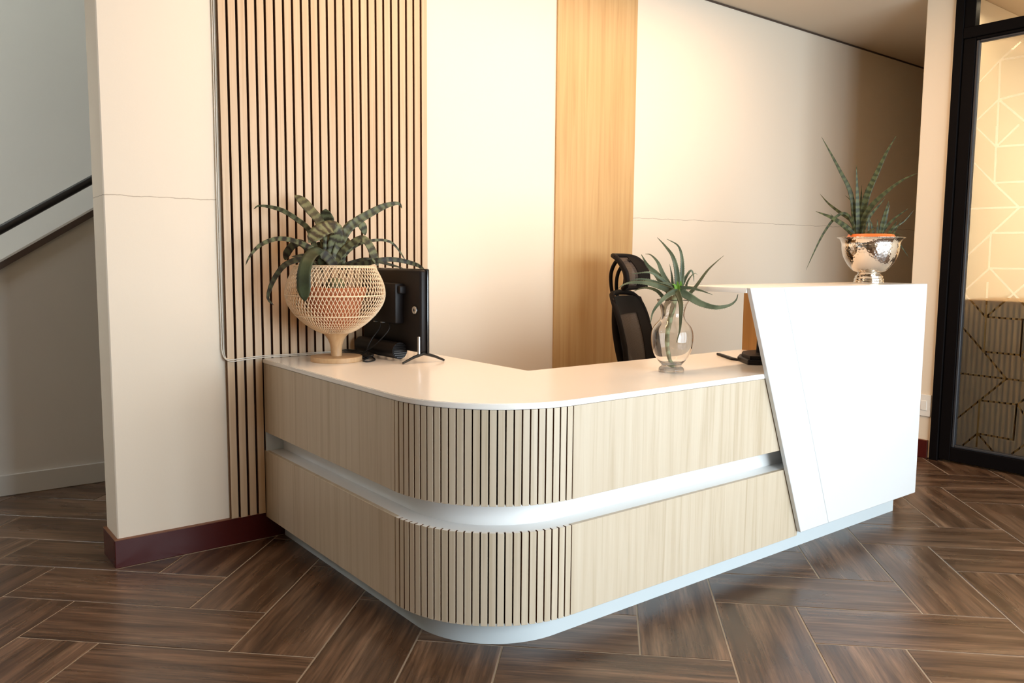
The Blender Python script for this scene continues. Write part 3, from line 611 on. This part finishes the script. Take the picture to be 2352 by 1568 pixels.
# raised counter
rc = thing('raised_counter', 'tall white counter block with slanted front panel and slab top', 'counter', (1.9, -1.4, 0))
ZH, ZP, YA, YB = 1.0816, .1115, -1.5155, -1.4975
rc_off = Matrix.Translation((-1.9, 1.4, 0))
def rpart(name, bm, mt, **kw):
    o = link(name, bm, mt, rc, **kw); o.matrix_parent_inverse = rc_off; return o
xa = 1.205; xr = 2.5245
rpart('counter_slab', bx((xa, YB+.0002, ZH-.018), (xr, -1.195, ZH), .0015, 2), 'worktop', smooth=True, auto=35)
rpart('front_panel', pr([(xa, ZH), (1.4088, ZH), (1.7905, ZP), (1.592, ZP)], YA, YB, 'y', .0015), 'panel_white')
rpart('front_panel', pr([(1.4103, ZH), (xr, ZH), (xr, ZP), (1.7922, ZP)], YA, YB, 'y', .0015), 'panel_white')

# ------------------------------------------------------------------ rattan planter with pot and bromeliad
pl = thing('rattan_planter', 'open weave rattan bowl on a turned wooden foot, on the worktop by the slats', 'planter', (.216, -.255, .762))
link('base_disc', lathe([(0, 0), (.101, 0), (.103, .002), (.103, .018), (.101, .020), (0, .020)], 64), 'turned', pl, True, 40)
link('stem', lathe([(0, .0202), (.0225, .0202), (.0222, .034), (.0225, .05), (.026, .070), (.033, .088), (.042, .101), (.050, .110), (.056, .1145), (0, .1145)], 48), 'turned', pl, True, 40)
prof = [(.060, .1150), (.080, .125), (.103, .139), (.127, .157), (.155, .184), (.176, .211), (.190, .237), (.1965, .262), (.1955, .290), (.188, .318), (.176, .345), (.165, .366), (.158, .383)]
pp = smoothpts([(a, 0, b) for a, b in prof], 2)
bm = bmesh.new(); NST = 76
for sgn in (1, -1):
    for k in range(NST):
        P = []
        for i, q in enumerate(pp):
            s = i/(len(pp)-1); an = 2*PI*k/NST+sgn*(.86*s**.85)
            rr_ = q.x+sgn*.0011
            P.append((rr_*math.cos(an), rr_*math.sin(an), q.z))
        tube(bm, P, .0017, 4, False)
o = link('rattan_weave', bm, 'rattan', pl, True); o['kind'] = 'stuff'
for rr_, zz in ((.0600, .1165), (.159, .182+.004), (.1975, .268), (.1600, .378), (.1588, .3835)):
    P = [(rr_*math.cos(2*PI*i/64), rr_*math.sin(2*PI*i/64), zz) for i in range(65)]
    link('rattan_ring', tube(bmesh.new(), P, .0022, 6, False), 'rattan', pl, True)
pot = thing('terracotta_pot', 'terracotta pot showing through the rattan weave', 'pot', (.216, -.255, .884))
link('pot_body', lathe([(0, 0), (.074, 0), (.076, .002), (.110, .132), (.117, .134), (.120, .138), (.122, .172), (.119, .175), (.112, .175), (.106, .135), (.103, .130), (0, .130)], 48), 'terracotta', pot, True, 35)
link('soil', lathe([(0, .158), (.06, .156), (.1095, .150), (.108, .1315)], 32), 'soil', pot, True)

def leaf(name, P, width, facing, parent, mt, style, seed=0):
    rnd = random.Random(seed); k = max(3, 22//(len(P)-1))
    Q = smoothpts(P, k); n_ = len(Q); bm = bmesh.new(); uvl = bm.loops.layers.uv.new('leaf')
    F0 = Vector(facing+(0.25,)).normalized(); L = 0; Ls = [0]
    for a, b in zip(Q, Q[1:]): L += (b-a).length; Ls.append(L)
    tau = rnd.uniform(-.5, .5)
    secs = {'s': (11, .0010, .22), 'b': (11, .0011, .16), 'aloe': (11, None, .22), 'snake': (11, None, .10), 'stem': (10, None, 0)}[style]
    rings = []; prev = None; centers = []
    for i, q in enumerate(Q):
        s = Ls[i]/L; t = (Q[min(i+1, n_-1)]-Q[max(i-1, 0)]).normalized()
        w = t.cross(F0)
        if w.length < .25: w = (prev if prev else Vector((1, 0, 0)))-t*((prev if prev else Vector((1, 0, 0))).dot(t))
        w.normalize()
        if prev and w.dot(prev) < 0: w = -w
        prev = w; nn = w.cross(t).normalized()
        if nn.dot(F0) < 0: nn = -nn
        w2 = (w*math.cos(tau)+nn*math.sin(tau)); n2 = (nn*math.cos(tau)-w*math.sin(tau))
        if style == 's': ww = width*(.98-.45*s)*min(1, (1-s)**.5*1.8+.05)
        elif style == 'b': ww = width*(.80+.24*s)*min(1, ((1-s)*6.5)**.55+.02)
        elif style == 'aloe': ww = width*(1.0-.93*s**1.25)
        elif style == 'snake': ww = width*min(1, .72+.7*s)*(1-.95*s**1.9)
        else: ww = width*(1-.35*s)*(1+.10*math.sin(s*70))
        ww /= (math.cos(tau) if style in 'sb' else 1); hwid = ww/2
        ring = []; m_ = secs[0]; c_ = secs[2]
        if style in ('s', 'b'):
            half = [-1, -.6, -.2, .2, .6, 1]
            top = [(x, c_*x*x*hwid+secs[1]*.5) for x in half]; bot = [(x, c_*x*x*hwid-secs[1]*.5) for x in half[::-1]]
            ring = top+bot
        elif style == 'stem':
            ring = [(math.cos(2*PI*j/12), hwid*math.sin(2*PI*j/12)) for j in range(12)]
        else:
            th = {'aloe': .26, 'snake': .62}[style]*hwid
            half = [-1, -.7, -.35, 0, .35, .7, 1]
            top = [(x, (c_*x*x-.05)*hwid) for x in half]
            bot = [(x, -th*(1-x*x)**.6+(c_*x*x-.06)*hwid) for x in half[::-1][1:-1]]
            ring = top+bot
        rings.append([(bm.verts.new(q+w2*(x*hwid)+n2*y), x*.5+.5) for x, y in ring]); centers.append((q, w2, hwid, t))
    for i in range(n_-1):
        a, b = rings[i], rings[i+1]; m_ = len(a)
        for j in range(m_):
            jj = (j+1) % m_
            f = bm.faces.new((a[j][0], a[jj][0], b[jj][0], b[j][0])); f.smooth = True
            for lp, (u_, v_) in zip(f.loops, ((a[j][1], Ls[i]), (a[jj][1], Ls[i]), (b[jj][1], Ls[i+1]), (b[j][1], Ls[i+1]))): lp[uvl].uv = (u_, v_)
    bm.faces.new([x[0] for x in rings[0]][::-1]); bm.faces.new([x[0] for x in rings[-1]])
    if style == 'aloe':                                              # marginal teeth
        d = .012
        while d < L*.93:
            i = max(j for j in range(n_) if Ls[j] <= d); q, w2, hwid, t = centers[i]
            q = q+t*(d-Ls[i])
            for sg in (1, -1):
                e = q+w2*sg*hwid*.96; sz = .0008+.0010*(1-d/L)
                v0 = [bm.verts.new(e-t*sz*.8), bm.verts.new(e+t*sz*.8), bm.verts.new(e+w2*sg*sz*1.6+t*sz*.7), ]
                up_ = bm.verts.new(e+w2.cross(t)*sz*.5)
                bm.faces.new(v0); bm.faces.new((v0[0], up_, v0[2])); bm.faces.new((v0[1], v0[2], up_))
            d += .0085
    bmesh.ops.recalc_face_normals(bm, faces=list(bm.faces))
    return link(name, bm, mt, parent)
br = thing('bromeliad', 'bromeliad with dark banded strap leaves growing out of the rattan planter', 'plant', (.216, -.255, 1.03))
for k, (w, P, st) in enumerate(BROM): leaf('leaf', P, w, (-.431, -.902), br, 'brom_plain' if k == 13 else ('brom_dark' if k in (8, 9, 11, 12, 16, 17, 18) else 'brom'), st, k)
link('leaf_base', lathe([(0, -.02), (.03, -.015), (.04, .02), (.036, .06), (0, .07)], 20), 'brom', br, True)

# ------------------------------------------------------------------ monitor
mo = thing('monitor', 'small black monitor seen from behind on V shaped legs, beside the planter', 'monitor', (.47, -.285, .762))
mo_off = Matrix.Translation((-.47, .285, -.762))
def mpart(name, bm, mt, sm=True):
    o = link(name, bm, mt, mo, sm, 35); o.matrix_parent_inverse = mo_off; return o
mpart('back_shell', bx((.452, -.520, .802), (.482, -.035, 1.132), .010, 3), 'black_plastic')
mpart('bezel', bx((.480, -.524, .798), (.492, -.031, 1.136), .005, 2), 'black_gloss')
mpart('screen', bx((.4915, -.515, .815), (.4935, -.04, 1.125)), 'screen')
mpart('electronics_box', bx((.415, -.385, .912), (.455, -.10, 1.076), .006, 2), 'black_plastic')
mpart('vent_hump', bx((.425, -.408, 1.035), (.455, -.382, 1.066), .004, 2), 'black_plastic')
mpart('sticker', bx((.4142, -.268, .984), (.4152, -.225, .996)), 'label_white')
for y in (-.20, -.262): mpart('port', bx((.418, y-.007, .9085), (.432, y+.007, .9125)), 'silver')
b = lathe([(.006, 0), (.006, .004), (.0145, .004), (.016, .002), (.016, -.002), (.006, -.002)], 24); b.transform(Matrix.Translation((.448, -.482, .972)) @ Matrix.Rotation(R(-90), 4, 'Y'))
mpart('aerial_socket', b, 'silver')
b = bmesh.new(); tube(b, [(.424, -.405, .803), (.424, -.07, .803)], .034, 28); mpart('speaker_tube', b, 'black_plastic')
b = bmesh.new()
for k in range(7):
    z = .803-.026+k*.0087; h_ = math.sqrt(max(.0001, .031**2-(z-.803)**2))
    box(b, (.424-h_, -.409, z-.002), (.424+h_, -.4045, z+.002))
mpart('speaker_grille', b, 'black_gloss')
for y, slv in ((-.512, True), (-.060, False)):
    b = bmesh.new()
    for dx in (-.098, .096):
        tube(b, [(.472, y, .800), (.472+dx*.5, y, .786), (.472+dx, y, .7665)], lambda s: .0075-.003*s, 8)
    mpart('foot', b, 'black_gloss')
    if slv: mpart('foot_post', bx((.444, y-.006, .797), (.452, y+.006, .868), .002), 'silver')
b = bmesh.new(); rnd = random.Random(3)
P = [(.436, -.225, .909), (.43, -.222, .88), (.40, -.215, .84), (.375, -.22, .80), (.36, -.24, .775), (.345, -.27, .7665)]
tube(b, smoothpts(P, 8), .0028, 8)
P = [(.436, -.30, .909), (.425, -.31, .88), (.385, -.29, .83), (.35, -.24, .785), (.34, -.20, .769), (.33, -.14, .768)]
tube(b, smoothpts(P, 8), .0028, 8)
for k in range(5):
    P = []
    for i in range(25):
        an = 2*PI*i/24; P.append((.335+(.030+.004*rnd.random())*math.cos(an)+.003*k, -.19+(.085+.012*rnd.random()+.008*k)*math.sin(an), .7655+.0035*k+.002*rnd.random()))
    tube(b, smoothpts(P, 3), .0030, 7)
P = [(.345, -.27, .7665), (.30, -.33, .7655), (.285, -.36, .7655), (.30, -.375, .7655), (.345, -.34, .7655), (.38, -.25, .766)]
tube(b, smoothpts(P, 8), .0030, 8)
tag(link('black_cable', b, 'cable_black', None, True), 'coiled black leads lying on the worktop behind the monitor', 'cable')

# ------------------------------------------------------------------ glass vase with aloe
vs_ = thing('glass_vase', 'clear glass urn vase standing on the worktop corner side', 'vase', (1.1, -1.253, .762))
outer = [(0, 0), (.043, 0), (.0465, .004), (.0470, .010), (.044, .016), (.037, .021), (.0385, .027), (.050, .041), (.062, .058), (.072, .080), (.0768, .105), (.0783, .133), (.0755, .155), (.0678, .171), (.058, .183), (.0486, .194), (.0436, .206), (.0425, .216), (.0446, .231), (.0501, .250), (.0570, .263), (.0606, .270)]
inner = [(.0590, .2715), (.0545, .262), (.0475, .249), (.0420, .231), (.0399, .216), (.0410, .206), (.046, .194), (.0552, .183), (.065, .170), (.0727, .154), (.0755, .133), (.0740, .105), (.069, .080), (.059, .058), (.046, .041), (.030, .032), (0, .030)]
so = smoothpts([(a, 0, z) for a, z in outer], 3); si = smoothpts([(a, 0, z) for a, z in inner], 3)
link('vase_body', lathe([(max(0, q.x), q.z) for q in so]+[(max(0, q.x), q.z) for q in si], 64), 'vase_glass', vs_, True)
al = thing('aloe', 'spiky grey green aloe with a bare stem standing in the glass vase', 'plant', (1.1, -1.253, .765))
for k, (w, P, st) in enumerate(ALOE):
    leaf('leaf', P, w, (-.756, -.654), al, {'': 'aloe', 'g': 'aloe_green', 'o': 'aloe_old'}[st], 'aloe', 40+k)
w, P, st = STEM[0]; leaf('stem', P, w, (-.756, -.654), al, 'aloe_stem', 'stem', 1)

# ------------------------------------------------------------------ steel bowl, pot, snake plant
bo = thing('steel_bowl', 'hammered steel footed bowl on the raised white counter', 'bowl', (2.315, -1.35, 1.0816))
link('foot', lathe([(0, 0), (.0640, 0), (.0650, .003), (.0640, .010), (.0600, .011), (.0628, .014), (.0628, .021), (.0585, .024), (.0592, .028), (.0592, .033), (.0520, .037), (.0475, .043), (.0490, .049), (0, .049)], 64), 'steel', bo, True, 30)
o1 = [(.0, .0493), (.050, .0495), (.068, .055), (.0904, .079), (.104, .100), (.1137, .120), (.1190, .140), (.1217, .158), (.1232, .172), (.1215, .175), (.1255, .185), (.1290, .195), (.1365, .2015), (.1425, .2040), (.1420, .2060), (.1350, .2045), (.1260, .198), (.1205, .184), (.1185, .158), (.110, .118), (.086, .080), (.06, .058), (0, .054)]
link('bowl_body', lathe(o1, 96), 'hammered', bo, True)
op = thing('orange_pot', 'orange plastic pot sitting inside the steel bowl', 'pot', (2.315, -1.35, 1.162))
link('pot_body', lathe([(0, 0), (.066, 0), (.088, .106), (.103, .120), (.103, .126), (.094, .140), (.091, .140), (.086, .128), (.080, .116), (0, .116)], 48), 'orange_plastic', op, True, 30)
link('soil', lathe([(0, .134), (.05, .132), (.0865, .1285), (.082, .119)], 32), 'soil', op, True)
sn = thing('snake_plant', 'snake plant with narrow pointed banded leaves in the steel bowl', 'plant', (2.315, -1.35, 1.29))
for k, (w, P, st) in enumerate(SNAKE): leaf('leaf', P, w, (-.88, -.475), sn, 'snake', 'snake', 80+k)

# ------------------------------------------------------------------ office chair
ch = thing('office_chair', 'black mesh office chair with headrest behind the desk', 'chair', (1.90, -.515, 0), R(23.6))
# local frame: faces -y, back rest behind at +y
def curved_pad(w0, w1, z0, z1, y0, y1, bow, thick, nx=14, nz=14, rad=.05):
    # a bowed, rounded panel; returns outline function
    b = bmesh.new()
    def P(a, c, d):                       # a in -1..1 across, c in 0..1 up
        w = w0+(w1-w0)*c
        return Vector((a*w/2, y0+(y1-y0)*c-bow*(1-math.cos(a*PI/2))*-1*-1+bow*0+d, z0+(z1-z0)*c))
    return P
def back_P(a, c, d=0.0, w0=.44, w1=.40, z0=.50, z1=1.0, yb=.155, lean=.10):
    w = w0+(w1-w0)*c; k = 1.0
    return Vector((a*w/2, yb+lean*c-.045*a*a-.03*math.sin(PI*c)+d, z0+(z1-z0)*c+.012*(1-a*a)*(1 if c > .5 else -1)*abs(2*c-1)**3))
def pad(P, name, mt, a0, a1, c0, c1, th, na=12, nc=12):
    b = bmesh.new(); g = [[[b.verts.new(P(a0+(a1-a0)*i/na, c0+(c1-c0)*j/nc, d)) for j in range(nc+1)] for i in range(na+1)] for d in (0, th)]
    for i in range(na):
        for j in range(nc):
            b.faces.new((g[0][i][j], g[0][i+1][j], g[0][i+1][j+1], g[0][i][j+1])); b.faces.new((g[1][i][j], g[1][i][j+1], g[1][i+1][j+1], g[1][i+1][j]))
    for i in range(na):
        for j in (0, nc): b.faces.new((g[0][i][j], g[1][i][j], g[1][i+1][j], g[0][i+1][j]))
    for j in range(nc):
        for i in (0, na): b.faces.new((g[0][i][j], g[0][i][j+1], g[1][i][j+1], g[1][i][j]))
    bmesh.ops.recalc_face_normals(b, faces=list(b.faces))
    return link(name, b, mt, ch, True, 50)
def rim(P, name, rad, a=1.0, rr=.14):
    L = []
    for i in range(49):
        t = 2*PI*i/48; x = math.cos(t); z = math.sin(t); e = .34
        x = math.copysign(abs(x)**e, x); z = math.copysign(abs(z)**e, z)
        L.append(P(x*a, z*.5+.5, .006))
    b = bmesh.new(); tube(b, L, rad, 8, False); return link(name, b, 'chair_frame', ch, True)
pad(back_P, 'back_mesh', 'mesh', -.97, .97, .03, .97, .004)
rim(back_P, 'back_frame', .014)
for sg in (-1, 1): pad(lambda a, c, d=0: back_P(a, c, d-.004), 'side_band', 'chair_frame', sg*.97, sg*.60, .04, .96, .012, 5, 12)
pad(lambda a, c, d=0: back_P(a, c, d-.004), 'top_band', 'chair_frame', -.97, .97, .80, .965, .012, 12, 3)
pad(lambda a, c, d=0: back_P(a, c, d-.004), 'lumbar_band', 'chair_frame', -.97, .97, .04, .16, .012, 12, 3)
def head_P(a, c, d=0.0):
    w = .30+.02*math.sin(PI*c)
    return Vector((a*w/2, .235+.030*math.sin(PI*(c*1.1+.0))*-1+.05*(c-.5)-.055*a*a+d, 1.035+.165*c))
pad(head_P, 'headrest_mesh', 'mesh', -.95, .95, .05, .95, .004)
rim(head_P, 'headrest_frame', .013)
for sg in (-1, 1): pad(lambda a, c, d=0: head_P(a, c, d-.006), 'headrest_pad', 'chair_frame', sg*.98, sg*.55, .02, .98, .022, 4, 10)
for sg in (-1, 1):
    b = bmesh.new(); tube(b, smoothpts([(sg*.03, .26, .94), (sg*.035, .282, 1.03), (sg*.05, .280, 1.11), (sg*.07, .25, 1.165), (sg*.08, .225, 1.175)], 6), .010, 8); link('headrest_arm', b, 'chair_frame', ch, True)
b = bmesh.new(); tube(b, smoothpts([(0, .27, .98), (0, .265, .80), (0, .215, .60), (0, .12, .43), (0, .02, .41)], 6), .020, 10); link('spine', b, 'chair_frame', ch, True)
link('seat', bx((-.245, -.26, .43), (.245, .20, .50), .03, 4), 'chair_seat', ch, True, 60)
link('gas_lift', lathe([(0, .10), (.035, .10), (.035, .25), (.018, .26), (.018, .40), (.07, .405), (.07, .43), (0, .43)], 24), 'chair_frame', ch, True, 40)
for k in range(5):
    an = 2*PI*k/5+.3; b = bmesh.new()
    tube(b, [(0, 0, .115), (.15*math.cos(an), .15*math.sin(an), .105), (.28*math.cos(an), .28*math.sin(an), .075)], lambda s: .024-.008*s, 8)
    leg = link('star_leg', b, 'chair_frame', ch, True)
    c_ = bmesh.new(); x, y = .28*math.cos(an), .28*math.sin(an)
    tube(c_, [(x-.02*math.sin(an), y+.02*math.cos(an), .029), (x+.02*math.sin(an), y-.02*math.cos(an), .029)], .028, 14)
    link('castor', c_, 'black_plastic', leg, True, 40)

# ------------------------------------------------------------------ till display under the raised counter
ti = thing('display_stand', 'black pointed display stand on the worktop under the raised counter', 'stand', (1.62, -1.18, .762))
ti_off = Matrix.Translation((-1.62, 1.18, -.762))
def tpart(name, bm, mt, sm=True):
    o = link(name, bm, mt, ti, sm, 30); o.matrix_parent_inverse = ti_off; return o
b = pr([(1.505, -1.300), (1.535, -1.335), (1.66, -1.345), (1.80, -1.32), (1.83, -1.22), (1.76, -1.15), (1.66, -1.145), (1.585, -1.19)], .7625, .782, 'z', .003)
prism(b, [(1.525, -1.295), (1.55, -1.322), (1.66, -1.33), (1.785, -1.308), (1.81, -1.225), (1.75, -1.165), (1.665, -1.16), (1.60, -1.20)], .782, .796, 'z')
tpart('base', b, 'black_plastic')
tpart('base_tongue', pr([(1.585, -1.20), (1.60, -1.165), (1.693, -1.018), (1.680, -1.008), (1.575, -1.165)], .7625, .772, 'z', .002), 'black_plastic')
b = bmesh.new(); tube(b, smoothpts([(1.665, -1.235, .79), (1.672, -1.232, .84), (1.69, -1.222, .90), (1.74, -1.205, .945)], 5), .009, 8); tpart('neck', b, 'black_plastic')
b = lathe([(0, 0), (.010, 0), (.010, .002), (0, .002)], 16); b.transform(Matrix.Translation((1.60, -1.325, .7965)))
tpart('button', b, 'silver')
tpart('display_case', bx((1.735, -1.215, .845), (1.925, -1.198, 1.015), .003), 'black_plastic', False)
tpart('screen', bx((1.743, -1.199, .853), (1.917, -1.1965, 1.007)), 'screen', False)
